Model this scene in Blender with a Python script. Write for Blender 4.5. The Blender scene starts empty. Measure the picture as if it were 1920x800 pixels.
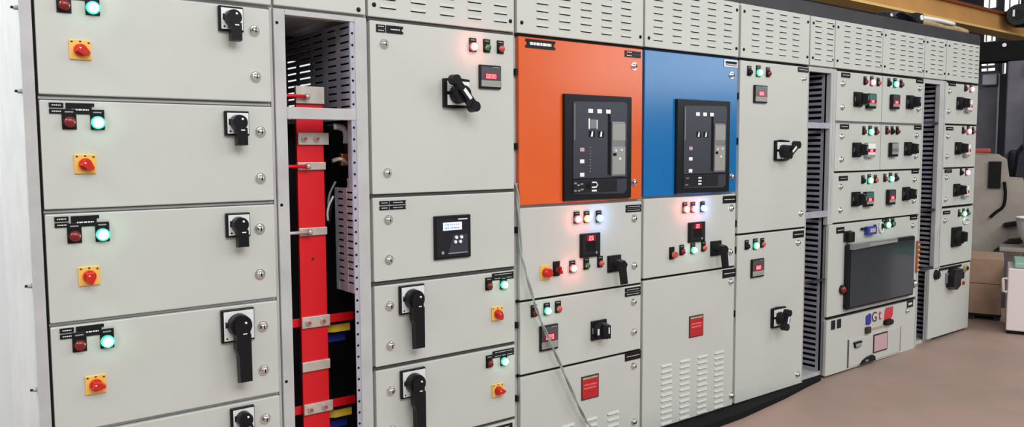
import bpy, bmesh, math, random
from mathutils import Vector, Matrix
random.seed(7)
PI = math.pi
C = bpy.context.scene.collection
ZC = 1.275                     # camera height; all z below are given relative to it
D = 2.4                        # camera distance from the door plane (y = 0)

# ------------------------------------------------------------------ materials
def srgb(r, g, b):
    f = lambda c: (c/255/12.92) if c/255 <= 0.04045 else ((c/255+0.055)/1.055)**2.4
    return (f(r), f(g), f(b), 1)
def mat(name, col, rough=0.5, metal=0.0, emit=None, es=0.0, noise=0.0, nscale=40, bump=0.0, spec=0.5, col2=None):
    m = bpy.data.materials.new(name); m.use_nodes = True
    nt = m.node_tree; b = nt.nodes['Principled BSDF']
    b.inputs['Base Color'].default_value = col
    b.inputs['Roughness'].default_value = rough
    b.inputs['Metallic'].default_value = metal
    b.inputs['Specular IOR Level'].default_value = spec
    if emit:
        b.inputs['Emission Color'].default_value = emit
        b.inputs['Emission Strength'].default_value = es
    if noise or bump or col2:
        tc = nt.nodes.new('ShaderNodeTexCoord')
        n = nt.nodes.new('ShaderNodeTexNoise'); n.inputs['Scale'].default_value = nscale
        n.inputs['Detail'].default_value = 4
        nt.links.new(tc.outputs['Object'], n.inputs['Vector'])
        if noise or col2:
            r = nt.nodes.new('ShaderNodeValToRGB')
            k = 1-noise
            r.color_ramp.elements[0].color = col2 if col2 else (col[0]*k, col[1]*k, col[2]*k, 1)
            r.color_ramp.elements[1].color = col
            r.color_ramp.elements[0].position = 0.35; r.color_ramp.elements[1].position = 0.65
            nt.links.new(n.outputs['Fac'], r.inputs['Fac'])
            nt.links.new(r.outputs['Color'], b.inputs['Base Color'])
        if bump:
            bp = nt.nodes.new('ShaderNodeBump'); bp.inputs['Strength'].default_value = bump
            bp.inputs['Distance'].default_value = 0.002
            nt.links.new(n.outputs['Fac'], bp.inputs['Height'])
            nt.links.new(bp.outputs['Normal'], b.inputs['Normal'])
    return m
M = dict(
  paint=mat('grey_paint', (.545,.562,.525,1), .42, noise=.05, nscale=3),
  frame=mat('frame_paint', (.50,.50,.50,1), .45, noise=.12, nscale=9),
  galv=mat('galvanised', (.44,.44,.52,1), .4, .15, noise=.15, nscale=20),
  dark=mat('dark_metal_and_shade', (.022,.02,.026,1), .6, noise=.3, nscale=8),
  brown=mat('dark_brown_and_shade', (.03,.018,.012,1), .6),
  blackshade=mat('black_parts_and_shade', (.008,.008,.008,1), .8, spec=.15),
  greyshade=mat('grey_gap_shade', (.055,.055,.05,1), .7),
  black=mat('black_plastic', (.008,.008,.010,1), .34, spec=.22),
  black2=mat('black_matt', (.014,.014,.017,1), .6, spec=.2),
  silver=mat('silver_plate', (.80,.80,.82,1), .35, .1),
  white=mat('white_plastic', (.85,.85,.85,1), .4),
  chrome=mat('chrome', (.75,.74,.72,1), .18, 1.0),
  orange=mat('orange_paint', (.70,.110,.018,1), .22, noise=.05, nscale=3),
  blue=mat('blue_paint', (.008,.155,.42,1), .19, noise=.08, nscale=3),
  yellow=mat('yellow_plate', srgb(236,186,88), .4),
  red=mat('red_plastic', srgb(196,32,24), .3),
  busred=mat('red_sleeve', srgb(222,12,28), .4),
  tin=mat('tinned_copper', (.68,.62,.56,1), .35, .4, noise=.15, nscale=30),
  ylw=mat('yellow_sleeve', srgb(245,205,70), .35),
  bluslv=mat('blue_sleeve', srgb(40,60,160), .4),
  copper=mat('copper', srgb(190,110,80), .35, .6),
  lred=mat('red_lens_off', srgb(120,28,24), .25),
  lorange=mat('orange_lens_off', srgb(184,80,62), .3),
  lgreen=mat('green_lens_off', srgb(40,110,60), .25),
  egreen=mat('green_lens_lit', (.3,.9,.6,1), .3, emit=(.50,1,.72,1), es=40),
  rgreen=mat('green_rim_lit', (.02,.45,.2,1), .3, emit=(.02,.75,.32,1), es=1.1),
  ered=mat('red_lens_lit', (.9,.4,.4,1), .3, emit=(1,.22,.20,1), es=170),
  rred=mat('red_rim_lit', (.8,.05,.05,1), .3, emit=(1,.06,.06,1), es=2.2),
  eamber=mat('amber_lens_lit', (.9,.6,.4,1), .3, emit=(1,.62,.30,1), es=14),
  ramber=mat('amber_rim_lit', (.8,.25,.1,1), .3, emit=(1,.22,.10,1), es=1.8),
  eblue=mat('blue_lens_lit', (.4,.5,.9,1), .3, emit=(.30,.50,1,1), es=240),
  rblue=mat('blue_rim_lit', (.05,.2,.8,1), .3, emit=(.10,.30,1,1), es=2.2),
  ewhite=mat('white_lens_lit', (.9,.9,.9,1), .3, emit=(.85,1,.95,1), es=8),
  rpink=mat('pink_rim_lit', (.8,.3,.4,1), .3, emit=(.85,.12,.25,1), es=1.2),
  lcd=mat('lcd_lit', (.5,.7,.9,1), .3, emit=(.62,.82,1,1), es=1.1),
  digit=mat('red_digit', (.8,.1,.1,1), .4, emit=(1,.22,.24,1), es=2.2),
  digitbg=mat('red_display_window', (.09,.004,.01,1), .25, emit=(.6,.0,.03,1), es=.35),
  meterglass=mat('meter_glass', (.075,.07,.078,1), .22),
  metergrey=mat('meter_grey', (.30,.30,.28,1), .35),
  breaker=mat('breaker_face', (.030,.032,.050,1), .38),
  clear=mat('clear_cover', (.19,.19,.21,1), .25),
  sign=mat('red_sign', srgb(196,28,40), .4, noise=.2, nscale=60),
  signlt=mat('sign_print', srgb(225,120,120), .5),
  glass=mat('dark_window', (.022,.036,.046,1), .12, noise=.2, nscale=4),
  teal=mat('teal_face', srgb(60,110,105), .4),
  concrete=mat('concrete_floor', (.37,.245,.205,1), .55, nscale=3.5, col2=(.31,.225,.185,1)),
  wallw=mat('white_wall', (.86,.90,.91,1), .7),
  walld=mat('dark_wall', (.035,.030,.040,1), .8, noise=.4, nscale=2),
  girder=mat('orange_girder', srgb(222,166,100), .5, noise=.18, nscale=2),
  girderlt=mat('yellow_flange', srgb(240,205,130), .5),
  steel=mat('dark_steel', (.125,.115,.15,1), .5, noise=.3, nscale=5),
  trunk=mat('trunking_paint', (.034,.030,.036,1), .55, noise=.3, nscale=6),
  sheet=mat('navy_sheet', (.045,.045,.085,1), .4, noise=.4, nscale=14),
  machine=mat('grey_cover', (.42,.37,.32,1), .6, noise=.15, nscale=6),
  carton=mat('cardboard', (.42,.27,.185,1), .75, noise=.1, nscale=12),
  cartond=mat('cardboard_shaded', (.25,.15,.11,1), .6),
  pinkw=mat('white_enamel', (.80,.70,.70,1), .4),
  tealtop=mat('teal_lid', srgb(150,185,172), .5),
  navy=mat('navy_cloth', (.014,.014,.024,1), .7, noise=.3, nscale=6),
  sky=mat('bright_pane', (.8,.8,.8,1), .4, emit=(.95,.96,1,1), es=.95),
  grey=mat('grey_wire', (.30,.32,.31,1), .4),
  tan=mat('plaster_tan', srgb(190,165,120), .6, noise=.3, nscale=30),
  pinkst=mat('pink_sticker', srgb(196,160,165), .5),
  logor=mat('logo_red', srgb(200,50,60), .4), logob=mat('logo_blue', srgb(40,45,150), .4), logog=mat('logo_brown', srgb(70,55,45), .4),
)

# ------------------------------------------------------------------ mesh builder
class MB:
    def __init__(s): s.bm = bmesh.new(); s.mats = []
    def mi(s, m):
        if m not in s.mats: s.mats.append(m)
        return s.mats.index(m)
    def add(s, verts, faces, m, smooth=False):
        vs = [s.bm.verts.new(v) for v in verts]; i = s.mi(m); out = []
        for f in faces:
            try:
                fc = s.bm.faces.new([vs[k] for k in f]); fc.material_index = i; fc.smooth = smooth; out.append(fc)
            except ValueError: pass
        return vs, out
    def box(s, x0, x1, y0, y1, z0, z1, m, bev=0):
        if x0 > x1: x0, x1 = x1, x0
        if y0 > y1: y0, y1 = y1, y0
        if z0 > z1: z0, z1 = z1, z0
        v = [(x0,y0,z0),(x1,y0,z0),(x1,y1,z0),(x0,y1,z0),(x0,y0,z1),(x1,y0,z1),(x1,y1,z1),(x0,y1,z1)]
        f = [(3,2,1,0),(4,5,6,7),(0,1,5,4),(1,2,6,5),(2,3,7,6),(3,0,4,7)]
        vs, fs = s.add(v, f, m)
        if bev:
            es = list({e for fc in fs for e in fc.edges})
            bmesh.ops.bevel(s.bm, geom=es, offset=bev, segments=2, affect='EDGES', profile=.5)
        return s
    def prism(s, poly, y0, y1, m, k=1.0, cx=None, cz=None, smooth=False):
        # poly in (x,z); back at y1 (towards cabinet), front at y0, front scaled by k
        n = len(poly)
        if cx is None: cx = sum(p[0] for p in poly)/n; cz = sum(p[1] for p in poly)/n
        # keep counter-clockwise as seen from the front (-y)
        a = sum(poly[i][0]*poly[(i+1)%n][1]-poly[(i+1)%n][0]*poly[i][1] for i in range(n))
        if a < 0: poly = poly[::-1]
        v = [(cx+(x-cx)*k, y0, cz+(z-cz)*k) for x, z in poly]+[(x, y1, z) for x, z in poly]
        s.add(v, [tuple(range(n)), tuple(range(2*n-1, n-1, -1))], m)
        v2 = v; f = [(i, i+n, (i+1)%n+n, (i+1)%n) for i in range(n)]
        s.add(v2, f, m, smooth)
        return s
    def cyl(s, cx, cz, r, y0, y1, m, r2=None, n=20):
        poly = [(cx+r*math.cos(2*PI*i/n), cz+r*math.sin(2*PI*i/n)) for i in range(n)]
        return s.prism(poly, y0, y1, m, (r2/r if r2 else 1), cx, cz, True)
    def dome(s, cx, cz, r, y, h, m, n=16, rings=4):
        v = []; f = []
        for j in range(rings):
            a = j/rings*PI/2
            for i in range(n):
                t = 2*PI*i/n
                v.append((cx+r*math.cos(a)*math.cos(t), y-h*math.sin(a), cz+r*math.cos(a)*math.sin(t)))
        v.append((cx, y-h, cz))
        for j in range(rings-1):
            for i in range(n): f.append((j*n+i, j*n+(i+1)%n, (j+1)*n+(i+1)%n, (j+1)*n+i))
        for i in range(n): f.append(((rings-1)*n+i, (rings-1)*n+(i+1)%n, rings*n))
        s.add(v, f, m, True); return s
    def capsule(s, a, b, r0, r1, y0, y1, m, k=.92, n=8):
        ax, az = a; bx, bz = b; t = math.atan2(bz-az, bx-ax)
        p = [(ax+r0*math.cos(t+PI/2+PI*i/n), az+r0*math.sin(t+PI/2+PI*i/n)) for i in range(n+1)]
        p += [(bx+r1*math.cos(t-PI/2+PI*i/n), bz+r1*math.sin(t-PI/2+PI*i/n)) for i in range(n+1)]
        return s.prism(p, y0, y1, m, k)
    def tube(s, pts, r, m, n=8, r1=None):
        pts = [Vector(p) for p in pts]; rings = []
        for i, p in enumerate(pts):
            t = (pts[min(i+1, len(pts)-1)]-pts[max(i-1, 0)]).normalized()
            up = Vector((0,0,1)) if abs(t.z) < .9 else Vector((0,1,0))
            u = t.cross(up).normalized(); w = u.cross(t)
            rr = r if r1 is None else r+(r1-r)*i/(len(pts)-1)
            rings.append([p+u*rr*math.cos(2*PI*k/n)+w*rr*math.sin(2*PI*k/n) for k in range(n)])
        v = [q for rg in rings for q in rg]
        f = [(i*n+k, i*n+(k+1)%n, (i+1)*n+(k+1)%n, (i+1)*n+k) for i in range(len(pts)-1) for k in range(n)]
        f += [tuple(range(n))[::-1], tuple(range((len(pts)-1)*n, len(pts)*n))]
        s.add(v, f, m, True); return s
    def mesh(s, name):
        bmesh.ops.recalc_face_normals(s.bm, faces=s.bm.faces)
        me = bpy.data.meshes.new(name); s.bm.to_mesh(me); s.bm.free()
        for m in s.mats: me.materials.append(m)
        return me

REL = {}
def put(name, me, parent=None, loc=(0,0,0), rotz=0, label=None, roty=0):
    """link a mesh as an object; loc is in the lineup's frame (z from camera height)"""
    if isinstance(me, MB): me = me.mesh(name)
    o = bpy.data.objects.new(name, me); C.objects.link(o)
    if parent:
        o.parent = parent; p = REL[parent.name]
        o.location = (loc[0]-p[0], loc[1]-p[1], loc[2]-p[2])
    else: o.location = (loc[0], loc[1], loc[2]+ZC)
    o.rotation_euler = (0, roty, rotz); REL[o.name] = Vector(loc)
    if label: o['label'] = label
    return o
def put_local(name, me, parent, loc, rotz=0, label=None):
    if isinstance(me, MB): me = me.mesh(name)
    o = bpy.data.objects.new(name, me); C.objects.link(o); o.parent = parent
    o.location = loc; o.rotation_euler = (0,0,rotz); REL[o.name] = Vector((0,0,0))
    if label: o['label'] = label
    return o
def thing(name, label, cat, loc, rotz=0, group=None):
    o = bpy.data.objects.new(name, None); C.objects.link(o); o.empty_display_size = .1
    o.location = (loc[0], loc[1], loc[2]+ZC); o.rotation_euler = (0,0,rotz); REL[o.name] = Vector(loc)
    tag(o, label, cat, group); return o
def tag(o, label, cat, group=None):
    o['label'] = label; o['category'] = cat
    if group: o['group'] = group
    return o
def struct(name, me, loc=(0,0,0)):
    o = put(name, me, None, loc); o['kind'] = 'structure'; return o

# ------------------------------------------------------------------ shared fittings (local: origin on the door face, -y outwards)
_cache = {}
def cached(key, fn):
    if key not in _cache: _cache[key] = fn()
    return _cache[key]
LENS = dict(green=('egreen','rgreen'), red=('ered','rred'), amber=('eamber','ramber'), blue=('eblue','rblue'), white=('ewhite','rgreen'), pink=('ewhite','rpink'))
OFF = dict(redoff='lred', orangeoff='lorange', greenoff='lgreen', blackoff='black2')
def pilot_mesh(kind, s=1.0):
    b = MB()
    b.box(-.0155*s, .0155*s, -.004, 0, -.021*s, .027*s, M['black'], .0015)
    b.box(-.009*s, .009*s, -.0046, -.004, .0185*s, .0215*s, M['metergrey'])
    if kind in LENS:
        e, r = LENS[kind]
        b.cyl(0, -.004*s, .0152*s, -.013, -.004, M[r], .0148*s)
        b.dome(0, -.004*s, .0112*s, -.013, .011, M[e])
    else:
        b.cyl(0, -.004*s, .0145*s, -.010, -.004, M['black2'])
        b.cyl(0, -.004*s, .0125*s, -.014, -.010, M[OFF[kind]])
        b.dome(0, -.004*s, .0120*s, -.014, .007, M[OFF[kind]])
    return b.mesh('pilot_light')
NAMES = dict(green='lit green pilot light', red='lit red pilot light', amber='lit amber pilot light', blue='lit blue pilot light', white='lit white pilot light', pink='lit pinkish white pilot light', redoff='unlit red pilot light', orangeoff='unlit orange red pilot light', greenoff='unlit green pilot light', blackoff='unlit dark pilot light')
def pilot(door, X, Z, kind, s=1.0):
    k = (D-.016)/D                      # measured on the lens, which stands proud of the door
    X, Z = X*k, Z*k+.004*s
    return put('pilot_light', cached(('p', kind, s), lambda: pilot_mesh(kind, s)), door, (X, 0, Z), label=NAMES[kind])
def lock_mesh():
    b = MB()
    b.cyl(0, 0, .0175, -.003, 0, M['chrome'], .0165)
    b.cyl(0, 0, .0135, -.006, -.003, M['chrome'], .0125)
    b.dome(0, 0, .0115, -.006, .009, M['chrome'])
    b.box(-.0016, .0016, -.0155, -.013, -.006, .006, M['black'])
    return b.mesh('door_lock')
def lock(door, X, Z):
    return put('door_lock', cached('lock', lock_mesh), door, (X*.997, 0, Z*.997), label='round chrome quarter turn lock')
def plate_mesh(w, h, lines, notch):
    b = MB(); n = h*.22; x0, x1, z0, z1 = -w/2, w/2, -h/2, h/2
    if notch: poly = [(x0,z0),(x1,z0),(x1,z0+h*.3),(x1-n,0),(x1,z1-h*.3),(x1,z1),(x0,z1)]
    else: poly = [(x0,z0),(x1,z0),(x1,z1),(x0,z1)]
    if notch == 2: poly = [(x0,z0),(x1,z0),(x1,z0+h*.3),(x1-n,0),(x1,z1-h*.3),(x1,z1),(x0,z1),(x0,z1-h*.3),(x0+n,0),(x0,z0+h*.3)]
    # notched outline is not convex: quads by hand
    m = M['black']
    if notch:
        xi1 = x1-n; xi0 = x0+n if notch == 2 else x0
        for (a0, a1, zz0, zz1) in ((x0,x1,z0,z0+h*.3),(x0,x1,z1-h*.3,z1)): b.box(a0,a1,-.003,0,zz0,zz1,m)
        b.box(xi0, xi1, -.003, 0, z0+h*.3, z1-h*.3, m)
    else: b.box(x0,x1,-.003,0,z0,z1,m)
    for (lx0, lx1, lz, lh) in lines:
        x = lx0*w
        rng = random.Random(int(w*1e5)+int(lz*100))
        while x < lx1*w:
            l = rng.uniform(.10,.26)*w*.5
            b.box(x, min(x+l, lx1*w), -.0036, -.003, lz*h-lh*h/2, lz*h+lh*h/2, M['silver']); x += l+.012*w+.001
    return b.mesh('nameplate')
def plate(door, X, Z, w, h, lines=(), notch=0):
    return put('nameplate', plate_mesh(w, h, lines, notch), door, (X, 0, Z))
def plates_left(door, x0, z1):
    for dz in (0, .016):
        plate(door, x0+.0165, z1-.0065-dz, .033, .0125, [(-.32,.32,0,.22)])
    plate(door, x0+.0725, z1-.0145, .068, .029, [(-.3,.3,-.1,.12)], 1)
def iso_mesh(ang):
    b = MB()
    b.box(-.026,.026,-.006,0,-.026,.026,M['yellow'],.002)
    b.cyl(0,-.001,.017,-.016,-.006,M['red'],.0155)
    c, s = math.cos(ang), math.sin(ang)
    R = lambda x, z: (x*c-z*s, x*s+z*c-.001)
    b.prism([R(-.013,-.011),R(.008,-.012),R(.024,-.003),R(.024,.003),R(.008,.012),R(-.013,.011)], -.030, -.012, M['red'], .8)
    for x, z in ((-.02,.02),(0,.0215),(.02,.0185)): b.box(x-.0025,x+.0025,-.0066,-.006,z-.002,z+.002,M['brown'])
    b.box(-.006,-.002,-.0308,-.030,.001,.004,M['white'])
    return b.mesh('isolator_switch')
def iso(door, X, Z, ang=-.5):
    return put('isolator_switch', cached(('iso',ang), lambda: iso_mesh(ang)), door, (X*.994,0,Z*.994), label='red knob on yellow switch plate')
def rotary_mesh(big):
    b = MB(); s = .050 if big else .0365
    b.box(-s,s,-.012,0,-s,s,M['black'],.003)
    b.box(-s+.007,s-.003,-.0135,-.012,-s+.006,s-.006,M['silver'])
    r = .035 if big else .0235
    for x, z in ((-s+.013, .004), ): b.box(x-.002,x+.002,-.0142,-.0135,z-.009,z+.009,M['black'])
    b.cyl(-s+.015,-s+.013,.003,-.0142,-.0135,M['black'],n=8)
    b.cyl(0,.002,r,-.040,-.0135,M['black'],r*.93)
    L = .172 if big else .066; w = .021 if big else .0165
    y0, y1 = (-.052,-.026) if big else (-.042,-.020)
    b.capsule((0,.004),(.003,-.03),r*.72,r*.66,y0+.004,y1,M['black'],.9)
    if big:
        b.prism([(-.020,-.02),(.026,-.02),(.026,-.07),(.026,-L),(-.012,-L),(-.014,-.085),(-.022,-.065)],y0,y1,M['black'],.93)
    else:
        b.prism([(-w+.004,-.012),(w+.004,-.012),(w+.005,-L),(-w+.005,-L)],y0,y1,M['black'],.93)
    b.cyl(.010 if big else .006,.012,.0032,y0-.0006,y0+.004,M['white'],n=10)
    b.box(.000,.012,y0-.0006,y0,-.022,-.019,M['white'])
    return b.mesh('rotary_handle')
def rotary(door, X, Z, big=False):
    return put('rotary_handle', cached(('rot',big), lambda: rotary_mesh(big)), door, (X,0,Z), label='black lever handle on square silver plate')
def mccb_mesh(ends, w):
    b = MB()
    b.prism([(-w,-.05),(-w*.2,-.054),(w,-.05),(w,.05),(-w*.2,.055),(-w,.05)],-.012,0,M['black'])
    b.box(-w+.014,w-.002,-.0135,-.012,-.042,-.006,M['silver']); b.box(-w+.014,w-.002,-.0135,-.012,.006,.042,M['silver'])
    b.box(-w+.026,-w+.040,-.0140,-.0135,.022,.025,M['black'])
    b.cyl(0,-.004,.034,-.058,-.0135,M['black'],.030)
    a, c = ends
    b.capsule(a, c, .012, .015, -.070, -.045, M['black'], .95)
    for e, r in ((a,.0185),(c,.0205)): b.cyl(e[0],e[1],r,-.074,-.042,M['black'],r*.9)
    t = math.atan2(c[1]-a[1], c[0]-a[0]); mx, mz = a[0]*.45+c[0]*.55, a[1]*.45+c[1]*.55
    L, h = .022, .0062
    R = lambda x, z: (mx+x*math.cos(t)-z*math.sin(t), mz+x*math.sin(t)+z*math.cos(t))
    b.prism([R(-L,-h+.003),R(L,-h+.003),R(L,h+.003),R(-L,h+.003)],-.0708,-.070,M['silver'])
    return b.mesh('rotary_handle')
def mccb(door, X, Z, ends, w=.055):
    return put('rotary_handle', mccb_mesh(ends, w), door, (X,0,Z), label='black bar handle with round ends')
def grip_mesh(accent):
    b = MB()
    b.box(-.043,.043,-.010,0,-.041,.041,M['black'],.002)
    b.cyl(0,0,.034,-.034,-.010,M['black2'],.031)
    b.box(-.041,-.037,-.0106,-.010,-.012,.012,M['metergrey'])
    b.prism([(-.013,-.034),(.013,-.034),(.013,.034),(-.013,.034)],-.066,-.030,M['black'],.80)
    b.box(-.003,.003,-.0666,-.066,-.006,.02,M[accent])
    if accent == 'white':
        b.box(-.034,-.024,-.0345,-.034,-.014,.012,M['white']); b.box(.0106,.0112,-.066,-.052,-.024,.024,M['red'])
        b.prism([(.012,.026),(.018,.022),(.018,-.024),(.012,-.028)],-.062,-.036,M['silver'],.9)
    return b.mesh('rotary_handle')
def grip(door, X, Z, accent='metergrey'):
    return put('rotary_handle', cached(('grip',accent), lambda: grip_mesh(accent)), door, (X,0,Z), label='black knob grip standing out from square plate')
def pistol_mesh():
    b = MB()
    b.box(-.039,.039,-.008,0,-.036,.036,M['black'],.003)
    b.box(-.031,.031,-.0088,-.008,-.028,.028,M['black2'])
    b.cyl(.006,.002,.020,-.040,-.008,M['black2'],.018)
    b.prism([(-.022,.019),(.006,.022),(.023,.004),(.015,-.014),(.026,-.088),(.006,-.088),(-.008,-.016)],-.062,-.036,M['black'],.9)
    return b.mesh('control_switch')
def pistol(door, X, Z):
    return put('control_switch', cached('pistol', pistol_mesh), door, (X,0,Z), label='black pistol grip switch with lever hanging down')
SEG = {'0':'abcdef','1':'bc','2':'abged','5':'afgcd','7':'abc','8':'abcdefg','-':'g','o':'cdeg'}
def digits(b, txt, cx, cz, h, y, m):
    w = h*.55; th = h*.15; gap = w*1.42
    chars = []
    for ch in txt:
        if ch == '.': chars[-1][1] = True
        else: chars.append([ch, False])
    x = cx-gap*(len(chars)-1)/2
    for ch, dot in chars:
        P = dict(a=(x-w/2,x+w/2,cz+h/2-th,cz+h/2), g=(x-w/2,x+w/2,cz-th/2,cz+th/2), d=(x-w/2,x+w/2,cz-h/2,cz-h/2+th),
                 f=(x-w/2,x-w/2+th,cz,cz+h/2), b=(x+w/2-th,x+w/2,cz,cz+h/2), e=(x-w/2,x-w/2+th,cz-h/2,cz), c=(x+w/2-th,x+w/2,cz-h/2,cz))
        for k in SEG[ch]:
            a = P[k]; b.box(a[0],a[1],y-.0006,y,a[2],a[3],m)
        if dot: b.box(x+gap/2-th*.6,x+gap/2+th*.6,y-.0006,y,cz-h/2,cz-h/2+th*1.2,m)
        x += gap
def meter(door, x0, x1, z0, z1, txt, style='A'):
    b = MB(); w, h = (x1-x0)/2, (z1-z0)/2
    b.box(-w,w,-.010,0,-h,h,M['black'],.003)
    if style == 'A':
        b.box(-w+.007,w-.004,-.0112,-.010,-h*.30,h-.006,M['meterglass'])
        b.box(-w+.007,w-.004,-.0112,-.010,-h+.008,-h*.30,M['metergrey'])
        b.box(-w*.55,w*.62,-.0118,-.0112,-h*.20,h*.34,M['digitbg'])
        digits(b,txt,w*.02,h*.06,h*.36,-.0118,M['digit'])
        b.box(w*.2,w*.8,-.0116,-.0112,h*.80,h*.86,M['metergrey'])
    else:
        b.box(-w+.010,w-.008,-.0112,-.010,-h+.012,h-.006,M['black2'])
        b.box(-w*.5,w*.5,-.0118,-.0112,-h*.5,h*.75,M['blackshade'])
        b.box(-w*.46,w*.46,-.0122,-.0118,h*.34,h*.84,M['digitbg'])
        digits(b,txt,0,h*.59,h*.36,-.0122,M['digit'])
        b.cyl(w*.55,-h*.66,.005,-.0125,-.0112,M['metergrey'],n=10)
    return put('panel_meter', b, door, ((x0+x1)/2,0,(z0+z1)/2), label='square black meter with red digits')
def small_meter(door, x0, x1, z0, z1, style):
    b = MB(); w, h = (x1-x0)/2, (z1-z0)/2
    b.box(-w,w,-.022,0,-h,h,M['black' if style != 'white' else 'metergrey'],.003)
    up = dict(teal='teal', grey='metergrey', dark='meterglass', white='white')[style]
    b.box(-w+.005,w-.001,-.0235,-.022,h*.18,h-.004,M[up])
    b.box(-w+.005,w-.001,-.0235,-.022,-h+.014,-h*.30,M['metergrey' if style != 'white' else 'silver'])
    if style != 'grey':
        b.box(-w+.005,w-.001,-.0235,-.022,-h*.30,h*.18,M['digitbg'])
        digits(b,'000',0,-h*.06,h*.32,-.0235,M['digit'])
    else: b.box(-w+.005,w-.001,-.0235,-.022,-h*.30,h*.18,M['clear'])
    lab = dict(teal='teal faced meter with red digits', grey='blank grey meter', dark='dark meter with red digits', white='pale meter with red digits')[style]
    return put('panel_meter', b, door, ((x0+x1)/2,0,(z0+z1)/2), label=lab)
def sign(door, X, Z, w, h):
    b = MB()
    b.box(-w/2,w/2,-.004,0,-h/2,h/2,M['brown'],.001)
    b.box(-w/2+.004,w/2-.004,-.0048,-.004,-h/2+.005,h*.34,M['sign'])
    b.box(-w/2+.006,w/2-.006,-.0048,-.004,h*.36,h/2-.006,M['tan'])
    rng = random.Random(3)
    for zz in (.24,.12,-.02,-.16,-.30):
        x = -w*.36
        while x < w*.34:
            l = rng.uniform(.05,.16)*w
            b.box(x,min(x+l,w*.36),-.0052,-.0048,zz*h-.003,zz*h+.003,M['signlt' if zz in (.12,-.02) else 'sign']); x += l+.03*w
    return put('warning_sign', b, door, (X,0,Z), label='square red danger sign')

# ------------------------------------------------------------------ doors, vents, shells
def door_mesh(x0, x1, z0, z1, m, louvres=None, depth=.020):
    b = MB(); cx, cz = (x0+x1)/2, (z0+z1)/2
    b.box(x0-cx,x1-cx,0,depth,z0-cz,z1-cz,m,.003)
    if louvres:
        cols, zt, pitch, n = louvres
        for c0, c1 in cols:
            for i in range(n):
                louvre(b, c0-cx, c1-cx, zt-cz-i*pitch, m)
    return b, (cx,0,cz)
def louvre(b, x0, x1, z, m, h=.011, d=.0055):
    """pressed hood: flush at the top, standing out at the bottom over a dark slot"""
    e = .004
    v = [(x0,0,z+h),(x1,0,z+h),(x1-e,-d,z),(x0+e,-d,z),(x0,0,z),(x1,0,z)]
    b.add(v,[(0,1,2,3),(0,3,4),(1,5,2)],m,False)
    v = [(x0+e,-d,z),(x1-e,-d,z),(x1,0,z-.0012),(x0,0,z-.0012)]
    b.add(v,[(0,1,2,3)],M['blackshade'])
    b.box(x0+e,x1-e,-.0006,0,z-.0028,z,M['blackshade'])
def door(cab, x0, x1, z0, z1, m='paint', louvres=None, label=None):
    b, loc = door_mesh(x0,x1,z0,z1,M[m],louvres)
    return put('door', b, cab, loc, label=label)
def screw_mesh():
    b = MB(); b.cyl(0,0,.0075,-.002,0,M['black2'],n=12); b.dome(0,0,.006,-.002,.005,M['black'],10,3); return b.mesh('screw')
def vent(cab, x0, x1, cols, rows=8, ztop=.681, pitch=.0286, w=.062, screws=None):
    b, loc = door_mesh(x0,x1,.445,.700,M['paint'],([(c-w/2,c+w/2) for c in cols],ztop-.003,pitch,rows),.018)
    v = put('vent_panel', b, cab, loc)
    for sx in (screws if screws else (x0+.022, x1-.018)):
        for sz in (.484,.664):
            put('screw', cached('screw',screw_mesh), v, (sx,0,sz))
    return v
GRP = 'switchgear cabinets bolted in one lineup'
def cabinet(name, label, x0):
    return thing(name, label, 'switchgear cabinet', (x0,.3,-1.255), 0, GRP)
def seams(cab, x0, x1, zs, y=.009, m='blackshade'):  # dark strips stand in for the shade in the door gaps
    for z in zs:
        b = MB(); b.box(x0,x1,y,.0212,z-.0045,z+.0045,M[m]); put('gap_shade', b, cab, (0,0,0), label='dark strip for the shade between the doors')
def shell(cab, x0, x1, z0=-1.255, z1=.699, depth=.60, y0=.0215):
    b = MB()
    b.box(x0,x1,y0,depth,z0,z1,M['frame'],.002)
    # raised seam strips standing forward between the doors at both edges
    return put('body', b, cab, (0,0,0))

# 1 -------- leftmost feeder cabinet
cab = cabinet('feeder_cabinet', 'leftmost pale grey cabinet with five stacked drawer doors, yellow switches and black levers', .62)
b = MB()
b.box(.283,.948,.022,.60,-1.255,.699,M['frame'],.002)
b.box(.283,.312,.004,.024,-1.255,.699,M['frame'],.002)         # left stile
b.box(.940,.948,.010,.024,-1.255,.440,M['frame'])
for z in (.146,-.153,-.454,-.755): b.box(.314,.938,.014,.024,z-.003,z+.003,M['frame'])
b.box(.3125,.3175,.010,.024,-1.255,.44,M['blackshade'])  # black strip paints the shade in the stile gap
put('body', b, cab)
for z in (.371,.160,-.344,-.62,-.95):
    s = MB(); s.tube([(0,0,0),(-.010,0,0)],.006,M['grey'],8); s.tube([(-.010,0,0),(-.016,0,0)],.0035,M['black2'],8)
    put('bolt', s, cab, (.283,.012,z))
vent(cab,.318,.944,[.41,.52,.63,.74,.85])
dz = [(.154,.432),(-.146,.139),(-.448,-.159),(-.749,-.459),(-1.045,-.760)]
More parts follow.
